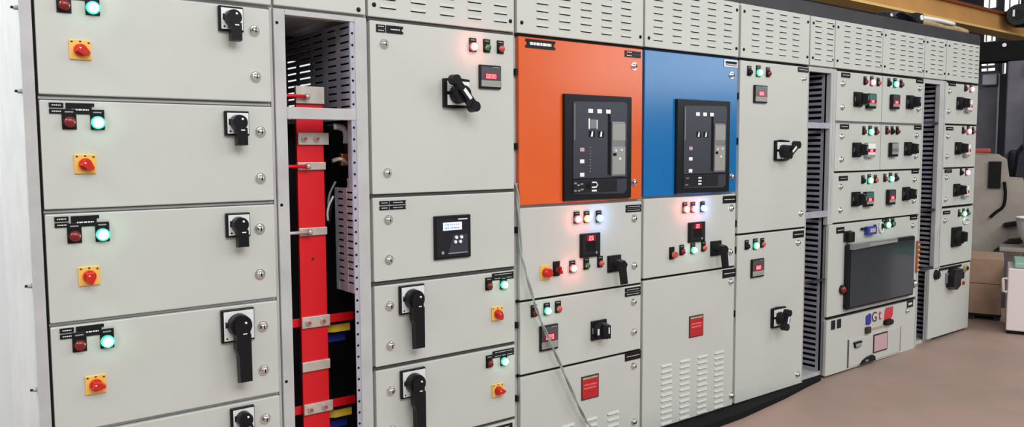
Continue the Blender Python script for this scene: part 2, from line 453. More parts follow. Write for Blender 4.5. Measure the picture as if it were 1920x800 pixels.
for i, (z0, z1) in enumerate(dz):
    d = door(cab,.319,.937,z0,z1)
    if i < 4:
        zt = (.432,.133,-.166,-.464)[i]
        plates_left(d,.340,zt)
        zl = (.388,.083,-.221,-.517)[i]
        pilot(d,.388,zl,'redoff',1.12); pilot(d,.456,zl,'green',1.12)
        iso(d,(.4215,.421,.4185,.4225)[i],(.275,-.028,-.331,-.632)[i],(-.45,-.6,-1.5,-.2)[i])
    big = i == 3
    rotary(d,(.818,.826,.820,.8105,.816)[i],(.391,.087,-.215,-.517,-.806)[i],big)
    if i == 0: lock(d,.892,.365); lock(d,.892,.228)
    elif i == 1: lock(d,.902,.063); lock(d,.898,-.078)
    elif i == 2: lock(d,.891,-.232); lock(d,.888,-.372)
    elif i == 3: lock(d,.892,-.535); lock(d,.891,-.672)
    else: lock(d,.892,-.826); lock(d,.890,-.965)
door(cab,.319,.937,-1.245,-1.055)

# 2 -------- open busbar chamber
cab = cabinet('busbar_cabinet', 'narrow open cabinet with red busbars standing second from the left', 1.1)
b = MB()
b.box(.949,.953,.03,.60,-1.255,.699,M['brown'])                 # left wall, dark colour standing in for the recess shade
b.box(.953,1.203,.58,.60,-1.255,.699,M['dark'])                 # back, coloured dark for the shade inside
b.box(1.203,1.262,.58,.60,.352,.699,M['dark']); b.box(1.203,1.262,.58,.60,-1.255,.125,M['dark'])  # unseen back left open between these pieces to light the slots
b.box(.949,1.262,.02,.60,.440,.699,M['frame'])
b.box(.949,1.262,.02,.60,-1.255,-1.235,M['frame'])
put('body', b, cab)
b = MB()
b.box(.950,.986,0,.030,-1.255,.438,M['frame'],.002)
b.box(1.222,1.264,0,.030,-1.255,.438,M['frame'],.002)
b.box(.986,1.222,0,.030,.4215,.438,M['frame'],.001)
b.box(.986,1.222,0,.030,-1.255,-1.18,M['frame'],.001)
b.box(1.2055,1.222,.003,.006,-1.18,.4215,M['galv'])
z = .385
while z > -1.17:
    b.cyl(1.213,z,.0042,.0024,.003,M['blackshade'],n=10); z -= .0381
for z in (.395,-.162,-.72): b.cyl(.960,z,.005,-.0006,0,M['blackshade'],n=10)
put('front_frame', b, cab)
b = MB(); b.box(.986,1.2215,.001,.030,.104,.141,M['frame'],.002); put('crossbar', b, cab, label='short light grey crossbar')
def slot_wall(X, cols, zt, zb, pitch, gap, y_end, m, y0=.006):
    """a sheet in the plane x = X pierced by horizontal slots"""
    b = MB(); edges = [y0]
    for a, c in cols: edges += [a, c]
    edges.append(y_end)
    for i in range(len(edges)-1):
        ya, yb = edges[i], edges[i+1]
        if i % 2 == 0:
            b.add([(X,ya,zb),(X,yb,zb),(X,yb,zt),(X,ya,zt)],[(0,1,2,3)],m)
        else:
            z = zt-.012; top = zt
            while z-gap > zb+.01:
                b.add([(X,ya,z),(X,yb,z),(X,yb,top),(X,ya,top)],[(0,1,2,3)],m); top = z-gap; z -= pitch
            b.add([(X,ya,zb),(X,yb,zb),(X,yb,top),(X,ya,top)],[(0,1,2,3)],m)
    return b
for cols, zt, zb, ye in (([(.012,.078),(.107,.173),(.213,.288),(.315,.41),(.44,.52)],.42,.106,.58),([],.106,-.118,.032),([(.008,.046),(.074,.114)],-.118,-.468,.135)):
    w = put('perforated_wall', slot_wall(1.2045,cols,zt,zb,.0232,.0058,ye,M['galv']), cab, label='bluish grey perforated side sheet')
    md = w.modifiers.new('thick','SOLIDIFY'); md.thickness = .0015; md.offset = 1
v = MB(); v.box(.952,1.262,0,.018,.447,.699,M['paint'],.003)
for c in (1.03,1.11,1.19):
    for i in range(7): louvre(v,c-.025,c+.025,.678-i*.0286,M['paint'])
v = put('vent_panel', v, cab)
put('screw', cached('screw',screw_mesh), v, (1.236,0,.462))
# busbars
BY = .115
b = MB(); b.box(1.063,1.157,BY,BY+.012,-1.22,.215,M['busred'],.001)
b.cyl(1.109,-.355,.005,BY-.0006,BY,M['brown'],n=10)
bar = put('busbar', b, cab, label='flat vertical red sleeved busbar')
def joint(zc, h, x0=1.060, x1=1.159, bolts=(), rot=0):
    j = MB(); j.box(x0,x1,BY-.010,BY,zc-h/2,zc+h/2,M['tin'],.0015)
    for bx in bolts:
        j.cyl(bx,zc,.011,BY-.017,BY-.010,M['tin'],n=6); j.cyl(bx,zc,.006,BY-.022,BY-.017,M['copper'],n=10)
    put('joint_plate', j, bar, (0,0,0), label='tinned joint plate')
joint(.188,.056); joint(.045,.040,1.064,1.172,(1.085,1.128)); joint(-.045,.025); joint(-.262,.026)
joint(-.566,.038,1.062,1.162,(1.084,1.136)); joint(-.716,.033); joint(-.862,.036,1.062,1.166,(1.084,1.136)); joint(-1.05,.036)
for z in (-.570,-.868):
    l = MB(); l.box(.955,1.262,BY+.014,BY+.024,z-.012,z+.016,M['busred'],.001); put('link_bar', l, cab, label='red sleeved horizontal link bar')
for zz, c, y0, dz in ((-.612,'ylw',.16,.0),(-.655,'bluslv',.20,.0),(-.916,'ylw',.16,0),(-.966,'bluslv',.20,0)):
    l = MB(); w = .026
    pts = [(1.20,y0+.07),(1.175,y0+.05),(1.175,y0+.02),(1.20,y0),(1.23,y0),(1.262,y0)]
    for i in range(len(pts)-1):
        (xa,ya),(xb,yb) = pts[i],pts[i+1]
        l.add([(xa,ya,zz-w/2),(xb,yb,zz-w/2),(xb,yb,zz+w/2),(xa,ya,zz+w/2),(xa,ya+.008,zz-w/2),(xb,yb+.008,zz-w/2),(xb,yb+.008,zz+w/2),(xa,ya+.008,zz+w/2)],
              [(0,1,2,3),(7,6,5,4),(3,2,6,7),(0,4,5,1),(0,3,7,4),(1,5,6,2)],M[c])
    put('link_bar', l, cab, label=('yellow' if c == 'ylw' else 'blue')+' bent link bar')
for z, y in ((.182,.09),(-.045,.095),(-.262,.095)):
    l = MB(); l.tube([(.955,y+.0,z),(1.00,y,z),(1.085,y,z)],.0055,M['busred' if z > -.2 else 'tin'],8); l.tube([(1.085,y,z),(1.098,y,z)],.010,M['tin'],8)
    put('support_stud', l, cab)
def arc(a, b_, sag, n=12):
    a, b_ = Vector(a), Vector(b_); return [a.lerp(b_, i/n)+Vector(sag)*math.sin(PI*i/n) for i in range(n+1)]

# 3 -------- incomer cabinet
cab = cabinet('incomer_cabinet', 'grey cabinet with bar handle door and relay screen, left of the orange door', 1.58)
b = MB()
b.box(1.265,1.884,.022,.040,-1.255,.699,M['frame'],.001)
b.box(1.880,1.884,.03,.60,-1.255,.699,M['frame'])
b.box(1.265,1.884,.03,.60,.695,.699,M['frame']); b.box(1.265,1.884,.03,.60,-1.255,-1.251,M['frame'])
b.box(1.345,1.884,.592,.60,-1.255,.699,M['dark']); b.box(1.265,1.345,.592,.60,-1.255,.125,M['dark']); b.box(1.265,1.345,.592,.60,.352,.699,M['dark'])  # opening shaped in the unseen back so the slots look bright
b.box(1.30,1.86,.050,.058,-1.24,.68,M['dark'])  # dark plate added to keep the inside in shade
put('body', b, cab)
# cabling seen through the cut-out beside the busbar
b = MB(); b.box(1.268,1.295,.17,.33,-.112,.10,M['black2'],.004); b.box(1.266,1.294,.10,.17,-.112,-.06,M['bluslv'],.004)
put('terminal_block', b, cab, label='black and blue terminal block')
b = MB(); b.box(1.222,1.282,.115,.135,-.046,-.004,M['copper'],.004); b.tube(arc((1.20,.14,-.03),(1.245,.12,-.04),(0,-.01,.012)),.007,M['tin'],8); b.box(1.262,1.288,.105,.15,-.02,.03,M['copper'],.004)
put('terminal_lug', b, cab, label='copper cable lug')
for a, c, sg, r, m in (((1.212,.15,.088),(1.255,.15,.030),(.018,0,.018),.011,'white'),((1.255,.15,.030),(1.245,.16,-.05),(.010,0,0),.011,'black2'),((1.262,.11,-.05),(1.270,.10,-.125),(.004,-.01,0),.004,'busred'),((1.245,.12,-.09),(1.240,.13,-.14),(.006,0,0),.0035,'white'),((1.268,.10,-.085),(1.266,.11,-.135),(.005,0,0),.0035,'white'),((1.215,.15,-.10),(1.196,.17,-.20),(-.012,0,0),.004,'grey'),((1.205,.15,-.15),(1.192,.17,-.235),(-.010,0,0),.004,'white'),((1.225,.16,-.12),(1.200,.18,-.25),(-.006,0,0),.005,'black2')):
    t = MB(); t.tube(arc(a,c,sg),r,M[m],8); put('wire', t, cab, label=dict(white='white wire',black2='black wire',busred='red wire',grey='grey wire')[m])
seams(cab,1.272,1.880,(.439,-.147,-.4445,-.736,-1.0305),.009,'greyshade')
vent(cab,1.271,1.879,[1.345,1.462,1.580,1.698,1.815])
d = door(cab,1.276,1.876,-.141,.433)
for dz_ in (0,.013): plate(d,1.3155,.4155-dz_,.033,.0115,[(-.32,.32,0,.2)])
plate(d,1.368,.409,.064,.025,[(-.25,.3,0,.14)],1)
lock(d,1.332,.360); lock(d,1.336,-.070)
mccb(d,1.611,.207,((-.040,.043),(.040,-.048)))
pilot(d,1.699,.379,'red'); pilot(d,1.761,.380,'greenoff'); pilot(d,1.824,.380,'orangeoff')
meter(d,1.712,1.810,.229,.315,'0.000')
d = door(cab,1.276,1.876,-.437,-.153)
for dz_ in (0,.017): plate(d,1.318,-.171-dz_,.036,.013,[(-.32,.32,0,.2)])
for dz_ in (0,.017): plate(d,1.370,-.171-dz_,.062,.013,[(-.3,.3,0,.16)],1)
lock(d,1.337,-.229); lock(d,1.337,-.366)
b = MB(); b.box(-.078,.078,-.010,0,-.078,.078,M['black'],.003); b.box(-.070,.070,-.0108,-.010,-.070,.068,M['black2'])
b.box(-.043,.037,-.0116,-.0108,.025,.053,M['lcd'])
rng = random.Random(5)
for zz in (.045,.033):
    x = -.037
    while x < .03: b.box(x,x+.003,-.0119,-.0116,zz-.003,zz+.003,M['bluslv']); x += rng.choice((.005,.005,.010))
b.prism([(-.02,-.055),(.062,-.055),(.062,.008),(.0,.008)],-.0116,-.0108,M['breaker'])
for x, z in ((.012,-.002),(.034,-.002),(.008,-.018),(.029,-.018)): b.cyl(x,z,.006,-.016,-.0116,M['white'],n=12)
b.box(-.022,.062,-.0122,-.0116,-.060,-.056,M['metergrey']); b.box(.022,.062,-.0114,-.0108,.061,.065,M['silver']); b.cyl(-.045,-.054,.006,-.0122,-.0108,M['metergrey'],n=12)
put('protection_relay', b, d, (1.589,0,-.304), label='black square relay with lit blue white screen')
for k, (z0, z1) in enumerate(((-.729,-.452),(-1.024,-.743))):
    d = door(cab,1.276,1.876,z0,z1); o = -.2965*k
    lock(d,1.336,-.526+o); lock(d,1.337,-.664+o if k == 0 else -.96)
    rotary(d,1.4165,-.509+o,True)
    for q in (0,.014): plate(d,1.819-.0*q,-.4615+o-q,.102,.0125,[(-.4,.4,0,.12)],1)
    pilot(d,1.763,-.502+o,'redoff'); pilot(d,1.832,-.505+o,'green')
    iso(d,1.800,-.612+o,(-1.2,-.1)[k])
d = door(cab,1.276,1.876,-1.245,-1.037); plate(d,1.79,-1.055,.14,.02,[(-.4,.4,0,.12)])

# circuit breakers -----------------------------------------------------------
def breaker(cab, X, Z, full):
    br = put('circuit_breaker', (lambda b: (b.box(-.190,.190,-.014,.10,-.213,.213,M['black'],.004), b)[1])(MB()), cab, (X,0,Z), label='black circuit breaker front set in the door')
    def sub(name, b, label=None): return put_local(name, b, br, (0,0,0), label=label)
    b = MB()
    b.prism([(-.146,-.185),(.140,-.192),(.158,-.178),(.158,.176),(.150,.190),(-.146,.183)],-.0165,-.014,M['breaker'])
    b.box(-.140,-.137,-.0172,-.0165,.03,.175,M['metergrey'])
    b.box(.045,.060,-.0172,-.0165,-.112,.150,M['blackshade']); b.cyl(.048,.152,.009,-.0175,-.0165,M['blackshade'],n=12)
    b.box(-.146,.158,-.0172,-.0165,-.129,-.123,M['blackshade'])
    b.box(-.146,.100,-.0172,-.0165,-.182,-.131,M['black2'])
    sub('face_plate', b)
    for x in (-.054,-.004,.046):
        b = MB(); b.box(x-.013,x+.013,-.020,-.0165,.139,.156,M['white'],.002); sub('push_button', b, 'small white push button')
    for z, c in ((-.008,'pinkst'),(-.055,'white'),(-.109,'white')):
        b = MB(); b.box(-.112,-.088,-.020,-.0165,z-.008,z+.008,M[c],.002); sub('indicator', b, 'small white indicator window')
    b = MB()
    if full:
        b.box(-.064,-.057,-.018,-.0165,.076,.118,M['white']); b.box(-.054,-.018,-.018,-.0165,.078,.114,M['clear']); b.box(-.020,-.015,-.0185,-.0165,.076,.112,M['silver'])
    for x in (-.045,.006):
        b.box(x-.016,x+.016,-.0175,-.0165,.042,.068,M['blackshade']); b.prism([(x-.008,.045),(x+.002,.045),(x+.004,.066),(x-.002,.066)],-.020,-.0175,M['white'])
    if full:
        for i in range(9): b.box(-.058+(i%2)*.003,-.050,-.0172,-.0165,-.098+i*.012,-.094+i*.012,M['clear'])
    sub('spring_window', b, 'small display windows')
    b = MB(); b.box(.064,.142,-.024,-.0165,-.118,.108,M['clear'],.004); b.box(.066,.140,-.0248,-.024,.030,.100,M['metergrey']); b.box(.066,.140,-.0248,-.024,-.110,.004,M['metergrey'])
    b.box(.068,.088,-.0256,-.0248,-.034,-.022,M['blackshade']); b.cyl(.108,-.046,.006,-.027,-.0248,M['silver'],n=10); b.cyl(.084,-.012,.005,-.027,-.0248,M['silver'],n=10); b.cyl(.118,-.010,.005,-.027,-.0248,M['silver'],n=10)
    sub('trip_unit', b, 'grey trip unit under clear cover')
    b = MB()
    if full:
        b.tube([(-.045,-.018,-.141),(-.022,-.018,-.141),(-.013,-.018,-.151),(-.022,-.018,-.161),(-.045,-.018,-.161)],.0035,M['white'],6); b.box(-.045,-.018,-.0185,-.0172,-.178,-.171,M['white'])
        b.cyl(-.065,-.155,.012,-.0185,-.0172,M['blackshade'],n=12)
        for x, z in ((-.135,-.142),(-.118,-.150),(-.10,-.146),(-.135,-.172),(-.115,-.172),(-.098,-.168)): b.box(x-.007,x+.006,-.018,-.0172,z-.003,z+.003,M['metergrey'])
    else:
        for z in (-.142,-.156,-.170): b.box(-.044,-.022,-.0185,-.0172,z-.004,z+.003,M['silver'])
        for x, z in ((-.12,-.142),(-.125,-.172)): b.box(x-.010,x+.010,-.018,-.0172,z-.003,z+.003,M['clear'])
    sub('racking_slot', b, 'dark strip with white marks')

# 4 -------- orange breaker cabinet
cab = cabinet('breaker_cabinet', 'cabinet with bright orange door and black circuit breaker', 2.23)
shell(cab,1.8855,2.5845); seams(cab,1.896,2.580,(.439,-.5785,-.872))
vent(cab,1.893,2.579,[2.017,2.131,2.246,2.361,2.474])
b, loc = door_mesh(1.900,2.577,-.206,.433,M['orange']); d = put('door', b, cab, loc, label='bright orange door')
plate(d,2.006,.4095,.148,.033,[(-.36,.36,0,.32)],2)
for q in (0,.014): plate(d,2.515,.4145-q,.095,.012,[(-.4,-.1,0,.25)])
lock(d,2.531,.359); lock(d,2.536,-.135)
breaker(cab,2.309,.014,True)
d = door(cab,1.903,2.577,-.574,-.217)
pilot(d,2.209,-.276,'red'); pilot(d,2.264,-.277,'amber'); pilot(d,2.333,-.278,'blue')
for q in (0,.0165): plate(d,2.525,-.2375-q,.094,.014,[(-.4,.4,0,.12)])
lock(d,2.538,-.290); lock(d,2.540,-.496)
meter(d,2.211,2.322,-.434,-.335,'2.5','B')
b = MB(); b.box(-.027,.027,-.004,0,-.030,.028,M['yellow'],.002); b.cyl(.0,-.002,.019,-.026,-.004,M['red'],.017); b.cyl(.0,-.002,.019,-.032,-.026,M['red'],.016)
put('emergency_stop', b, d, (2.028,0,-.474), label='red push button on yellow plate')
b = MB(); b.box(-.018,.018,-.004,0,-.030,.030,M['black'],.0015); b.cyl(0,-.004,.015,-.012,-.004,M['black2']); b.cyl(0,-.004,.013,-.024,-.012,M['lred']); b.prism([(-.004,-.020),(.004,-.020),(.004,.012),(-.004,.012)],-.038,-.024,M['red'],.8); b.box(-.002,.002,-.0386,-.038,-.004,.010,M['white'])
put('selector_switch', b, d, (2.086,0,-.466), label='red knob selector switch')
pilot(d,2.186,-.475,'red'); pilot(d,2.263,-.471,'greenoff'); pilot(d,2.342,-.469,'orangeoff')
pistol(d,2.408,-.474)
d = door(cab,1.903,2.577,-.867,-.583)
for q in (0,.020): plate(d,2.525,-.597-q,.096,.017,[(-.4,.4,0,.12)])
lock(d,2.538,-.655); lock(d,2.540,-.787)
pilot(d,1.983,-.633,'redoff'); pilot(d,2.049,-.633,'green'); pilot(d,2.108,-.632,'orangeoff')
meter(d,1.996,2.090,-.788,-.686,'0.20')
grip(d,2.318,-.745,'white')
d = door(cab,1.903,2.577,-1.248,-.877,'paint',([(1.99,2.06),(2.115,2.185),(2.245,2.315),(2.375,2.445)],-1.125,.027,4))
plate(d,2.528,-.890,.097,.036,[(-.4,.4,0,.06)])
lock(d,2.541,-.939); lock(d,2.545,-1.19)
sign(d,2.272,-.981,.098,.100)
for z in (-.10,-.33,-.48,-.72,-.93): pass

for i, z in enumerate((-.30,-.67,-.96,.30,.02)):
    b = MB(); b.box(-.004,.004,-.004,.012,-.012,.012,M['black']); put('hinge', b, cab, (1.8935,.009,z))

# 5 -------- blue breaker cabinet
cab = cabinet('breaker_cabinet', 'cabinet with blue door and black circuit breaker, louvres at its foot', 2.92)
shell(cab,2.5855,3.2485); seams(cab,2.589,3.240,(.439,-.564))
vent(cab,2.592,3.240,[2.673,2.797,2.918,3.036,3.155])
b, loc = door_mesh(2.590,3.237,-.199,.433,M['blue']); d = put('door', b, cab, loc, label='blue door')
b = MB(); b.box(-.050,.050,-.004,0,-.017,.017,M['silver'],.001); b.box(-.042,.042,-.0046,-.004,-.002,.010,M['black2']); b.box(-.042,.042,-.0046,-.004,-.012,-.004,M['clear'])
put('nameplate', b, d, (3.180,0,.410), label='silver edged nameplate')
lock(d,3.199,.357); lock(d,3.212,-.125)
breaker(cab,2.978,.018,False)
d = door(cab,2.592,3.238,-.559,-.209)
pilot(d,2.880,-.267,'red'); pilot(d,2.936,-.268,'red'); pilot(d,3.005,-.268,'blue')
plate(d,3.187,-.234,.100,.035,[(-.4,.4,0,.10)])
lock(d,3.212,-.277); lock(d,3.209,-.490)
meter(d,2.884,3.000,-.422,-.328,'2.5','B')
b = MB(); b.box(-.017,.017,-.004,0,-.028,.028,M['black'],.0015); b.cyl(.0,-.006,.014,-.018,-.004,M['black2']); b.cyl(.0,-.006,.017,-.028,-.018,M['lorange'],.014)
put('push_button', b, d, (2.775,0,-.460), label='dull red mushroom push button')
pilot(d,2.862,-.461,'redoff'); pilot(d,2.940,-.460,'green'); pilot(d,3.016,-.456,'orangeoff')
pistol(d,3.086,-.462)
d = door(cab,2.592,3.238,-1.252,-.569,'paint',([(2.713,2.787),(2.841,2.911),(2.966,3.038),(3.092,3.163)],-.975,.0268,11))
plate(d,3.194,-.592,.100,.040,[(-.4,.4,0,.08)])
lock(d,3.217,-.637); lock(d,3.238,-1.206)
sign(d,2.952,-.817,.100,.102)

# 6 -------- tall two door cabinet
cab = cabinet('outgoing_cabinet', 'cabinet with two tall pale doors, right of the blue door', 3.55)
shell(cab,3.2495,3.8450); seams(cab,3.254,3.842,(.439,-.410))
vent(cab,3.258,3.838,[3.372,3.486,3.601,3.714])
d = door(cab,3.257,3.838,-.405,.432)
pilot(d,3.346,.380,'blackoff'); pilot(d,3.420,.382,'white',1.15); pilot(d,3.500,.382,'redoff')
meter(d,3.360,3.467,.232,.319,'0.00')
plate(d,3.786,.416,.096,.024,[(-.4,.4,0,.08)])
lock(d,3.803,.370); lock(d,3.803,-.333)
mccb(d,3.600,-.001,((-.020,-.026),(.052,.028)),.060)
d = door(cab,3.257,3.838,-1.252,-.415)
pilot(d,3.351,-.474,'blackoff'); pilot(d,3.421,-.476,'white',1.15); pilot(d,3.479,-.473,'orangeoff')
meter(d,3.364,3.468,-.633,-.540,'0.00')
plate(d,3.775,-.441,.098,.036,[(-.4,.4,0,.08)])
lock(d,3.784,-.488); lock(d,3.808,-1.201)
mccb(d,3.602,-.860,((.004,.030),(-.018,-.040)),.060)

for z in (.262,.045,-.355,-.485,-.80):
    b = MB(); b.box(-.0025,.0025,-.004,.012,-.016,.016,M['black']); put('hinge', b, cab, (3.2535,.009,z))

# 7 -------- open cable chambers
def chamber(label, x0, x1, o0, o1, bars, cols, vents, wallx, zlow=-1.262):
    cab = cabinet('cable_cabinet', label, (x0+x1)/2)
    b = MB()
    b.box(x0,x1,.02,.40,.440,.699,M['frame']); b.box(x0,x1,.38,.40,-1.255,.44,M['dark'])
    b.box(x0,x0+.003,.03,.40,-1.255,.44,M['dark']); b.box(x1-.006,x1,.04,.40,-1.255,.44,M['blackshade'])  # black backing sheet paints the shade behind the slots
    b.box(x0,x1,.032,.40,-1.255,-1.235,M['frame'])
    put('body', b, cab)
    b = MB()
    if o0-x0 > .003: b.box(x0,o0,.004,.03,-1.255,.438,M['frame'])
    b.box(o1,x1,.004,.03,zlow,.438,M['frame']); b.box(o0,o1,.004,.03,.414,.438,M['frame'])
    put('front_frame', b, cab)
    for z0, z1 in bars:
        b = MB(); b.box(o0,o1,.006,.026,z0,z1,M['galv' if z1-z0 > .02 else 'dark'],.001); put('crossbar', b, cab)
    w = put('perforated_wall', slot_wall(wallx,cols,.41,-1.24,.0307,.015,.37,M['galv'],.032), cab, label='side sheet pierced with dark slots')
    md = w.modifiers.new('thick','SOLIDIFY'); md.thickness = .0015; md.offset = 1
    vent(cab, x0+.004, x1-.003, vents)
    return cab
chamber('narrow open cabinet with slotted side sheet, right of the tall two door cabinet',3.8455,4.0835,3.850,4.062,[(.116,.147),(-.365,-.331),(-.716,-.708)],[(.048,.165)],[3.919,4.033],4.046,-.41)

# 8 -------- double feeder cabinet
cab = cabinet('feeder_cabinet', 'double cabinet with small meter doors above a large dark window door', 4.6)
b = MB(); b.box(4.084,5.108,.022,.60,-1.262,.699,M['frame'],.002)
b.box(4.0845,4.111,.002,.030,-.41,.438,M['frame'],.002)
put('body', b, cab)
vent(cab,4.089,4.592,[4.205,4.324,4.437,4.543]); vent(cab,4.598,5.104,[4.706,4.830,4.932,5.047])
seams(cab,4.113,5.105,(.4375,-.122)); seams(cab,4.100,5.10,(-.407,)); seams(cab,4.09,5.10,(-.936,)) 
def np(d, X, Z, w=.090, h=.026): plate(d, X, Z, w, h, [(-.36,.36,0,.10)])
def trio(d, X, Z, kinds, dx=.073):
    for i, k in enumerate(kinds): pilot(d, X+i*dx, Z, k, 1.15 if k in LENS else 1.0)
d = door(cab,4.113,4.600,.160,.430); np(d,4.199,.411); lock(d,4.182,.363); lock(d,4.183,.235)
grip(d,4.329,.283); trio(d,4.433,.387,('redoff','pink','orangeoff')); small_meter(d,4.415,4.500,.235,.320,'teal')
d = door(cab,4.608,5.100,.160,.430); np(d,5.050,.421); lock(d,5.066,.376); lock(d,5.054,.248)
grip(d,4.930,.288); trio(d,4.703,.390,('blackoff','green','redoff')); small_meter(d,4.690,4.772,.239,.325,'dark')
d = door(cab,4.113,4.600,-.117,.146); np(d,4.200,.129); lock(d,4.186,.074); lock(d,4.187,-.053)
grip(d,4.331,.001); trio(d,4.436,.104,('redoff','green','redoff'),.068); small_meter(d,4.415,4.503,-.043,.041,'white')
d = door(cab,4.608,5.100,-.117,.146); np(d,5.045,.136); lock(d,5.045,.087); lock(d,5.041,-.042)
grip(d,4.924,.006); trio(d,4.697,.109,('redoff','blackoff','redoff'),.062); small_meter(d,4.692,4.772,-.041,.042,'grey')
d = door(cab,4.100,5.100,-.402,-.127); np(d,4.202,-.157); np(d,5.030,-.134); lock(d,4.189,-.204); lock(d,4.190,-.335); lock(d,5.037,-.187); lock(d,5.033,-.319)
grip(d,4.335,-.278); grip(d,4.918,-.268)
trio(d,4.440,-.177,('blackoff','green','orangeoff'),.070); trio(d,4.690,-.173,('redoff','green','blackoff'),.067)
small_meter(d,4.417,4.502,-.325,-.240,'teal'); small_meter(d,4.680,4.758,-.326,-.236,'dark')
# window door
d = door(cab,4.072,5.098,-.926,-.412)
np(d,5.030,-.421,.090,.026); np(d,4.185,-.446,.080,.034)
b = MB(); b.box(-.038,.034,-.010,0,-.030,.030,M['black2'],.003); b.box(-.022,.030,-.034,-.010,-.034,.026,M['black'],.006); put('window_latch', b, d, (4.258,0,-.484), label='black catch above the dark window')
b = MB(); b.box(-.050,.050,-.026,0,-.026,.022,M['bluslv'],.004); b.box(-.094,-.05,-.014,-.004,.006,.018,M['black2']); b.box(-.03,.03,-.0268,-.026,-.012,.012,M['machine']); b.box(.05,.062,-.014,-.004,.010,.028,M['black2']); put('name_tag', b, d, (4.494,0,-.464), label='blue tag with dark arms')
b = MB()
b.tube([(.024*math.cos(i*PI/8),-.006,.030*math.sin(i*PI/8)) for i in range(17)],.004,M['silver'],6); put('blank_ring', b, d, (4.632,0,-.458), label='pale ring where no lamp is fitted')
pilot(d,4.692,-.450,'greenoff',1.2); pilot(d,4.735,-.450,'green',1.2); pilot(d,4.800,-.447,'greenoff',1.2)
lock(d,5.037,-.473)
b = MB(); b.box(4.232-4.62,5.006-4.62,-.030,0,-.902+.71,-.530+.71,M['black'],.010)
b.box(4.250-4.62,4.990-4.62,-.033,-.030,-.886+.71,-.552+.71,M['glass'])
win = put('window_cover', b, d, (4.62,0,-.71), label='large dark tinted window')
b = MB(); b.prism([(-.40,-.020),(.11,-.010),(.11,.014),(-.40,.010)],-.050,-.030,M['clear'],.97); b.box(-.22,.10,-.0506,-.050,-.010,.004,M['metergrey'])
put_local('window_handle', b, win, (.02,0,.172), label='pale strip along the top of the window')
for x, z, m, r in ((4.215,-.784,'lred',.026),(5.055,-.838,'chrome',.024)):
    b = MB(); b.cyl(0,0,r,-.012,0,M['black2']); b.dome(0,0,r*.85,-.012,.016,M[m]); put('window_knob', b, d, (x,0,z), label='dark red knob' if m == 'lred' else 'chrome knob')
b = MB(); b.box(-.010,.010,-.012,0,-.17,.03,M['copper'],.003)
for i in range(6): b.box(-.012,.012,-.016,-.012,-.16+i*.032,-.148+i*.032,M['girder'])
put('hinge_strip', b, d, (5.086,0,-.60), label='orange brown strip at the door edge')
# bottom drawer door with logo
d = door(cab,4.072,5.098,-1.260,-.946)
for x in (4.137,4.198): 
    b = MB(); b.box(-.020,.020,-.004,0,-.026,.026,M['black2'],.002); put('nameplate', b, d, (x,0,-.976))
plate(d,5.022,-.962,.076,.046,[(-.3,.3,0,.3)]); lock(d,4.998,-1.006)
def glyph(ch, size, m):
    cu = bpy.data.curves.new('g','FONT'); cu.body = ch; cu.size = size; cu.extrude = .001; cu.align_x = 'CENTER'; cu.align_y = 'CENTER'
    o = bpy.data.objects.new('g', cu); C.objects.link(o); dg = bpy.context.evaluated_depsgraph_get()
    me = bpy.data.meshes.new_from_object(o.evaluated_get(dg)); bpy.data.objects.remove(o); bpy.data.curves.remove(cu)
    me.transform(Matrix.Rotation(PI/2,4,'X')); me.materials.clear(); me.materials.append(m); return me
b = MB()
b.prism([(-.030,-.028),(.014,-.034),(.030,-.020),(.030,.028),(.010,.034),(-.030,.022)],-.003,0,M['logob'])
put('logo', b, d, (4.520,0,-.995), label='blue rounded logo mark')
put('logo', glyph('G',.085,M['logog']), d, (4.588,-.002,-.992), label='brown logo letter G')
put('logo', glyph('t',.095,M['logor']), d, (4.652,-.002,-.985), label='red logo letter t')
b = MB(); b.prism([(-.052,-.036),(.030,-.036),(.046,-.020),(.052,.036),(-.034,.036),(-.046,.022)],-.003,0,M['logor'])
put('logo', b, d, (4.757,0,-.988), label='red logo mark')
b = MB(); b.capsule((-.030,0),(.030,0),.018,.018,-.022,0,M['black'],.85); put('drawer_catch', b, d, (4.742,0,-1.040), label='black oval catch')
b = MB(); b.box(-.026,.020,-.018,0,-.020,.018,M['brown'],.004); b.box(.02,.19,-.006,0,-.008,.002,M['tan']); put('drawer_catch', b, d, (4.508,0,-1.055), label='brown catch with tan strip')
b = MB(); b.box(4.300,4.902,-.006,0,-1.248,-1.088,M['paint'],.003); b.box(4.298,4.304,-.0068,0,-1.248,-1.085,M['steel']); b.box(4.898,4.904,-.0068,0,-1.245,-1.09,M['steel'])
put('drawer_front', b, d)
b = MB(); b.box(-.082,.082,-.004,0,-.056,.056,M['brown']); b.box(-.074,.074,-.0048,-.004,-.048,.048,M['pinkst']); put('warning_sign', b, d, (4.655,-.006,-1.150), label='pale pink sticker with dark edge')
b = MB(); b.prism([(-.044,.016),(.044,.016),(.030,-.018),(-.030,-.018)],-.012,0,M['black2'],.9); b.prism([(-.036,.006),(.036,.006),(.026,-.014),(-.026,-.014)],-.0126,-.012,M['metergrey']); put('drawer_pull', b, d, (4.390,-.006,-1.122), label='grey cup pull')
b = MB(); b.prism([(-.090,-.018),(.085,-.018),(.080,.010),(.050,.022),(-.010,.018),(-.060,.004)],-.010,0,M['black'],.92); b.box(-.035,-.008,-.0108,-.010,-.006,.004,M['metergrey']); put('drawer_pull', b, d, (4.512,-.006,-1.232), label='black bent foot pull')

# 9 -------- second cable chamber
chamber('narrow open cabinet with slotted side sheet, between the window door cabinet and the end cabinet',5.1085,5.3990,5.128,5.335,[(.163,.176),(-.392,-.380),(-.769,-.757)],[(.040,.20)],[5.215,5.320],5.350,-.77)

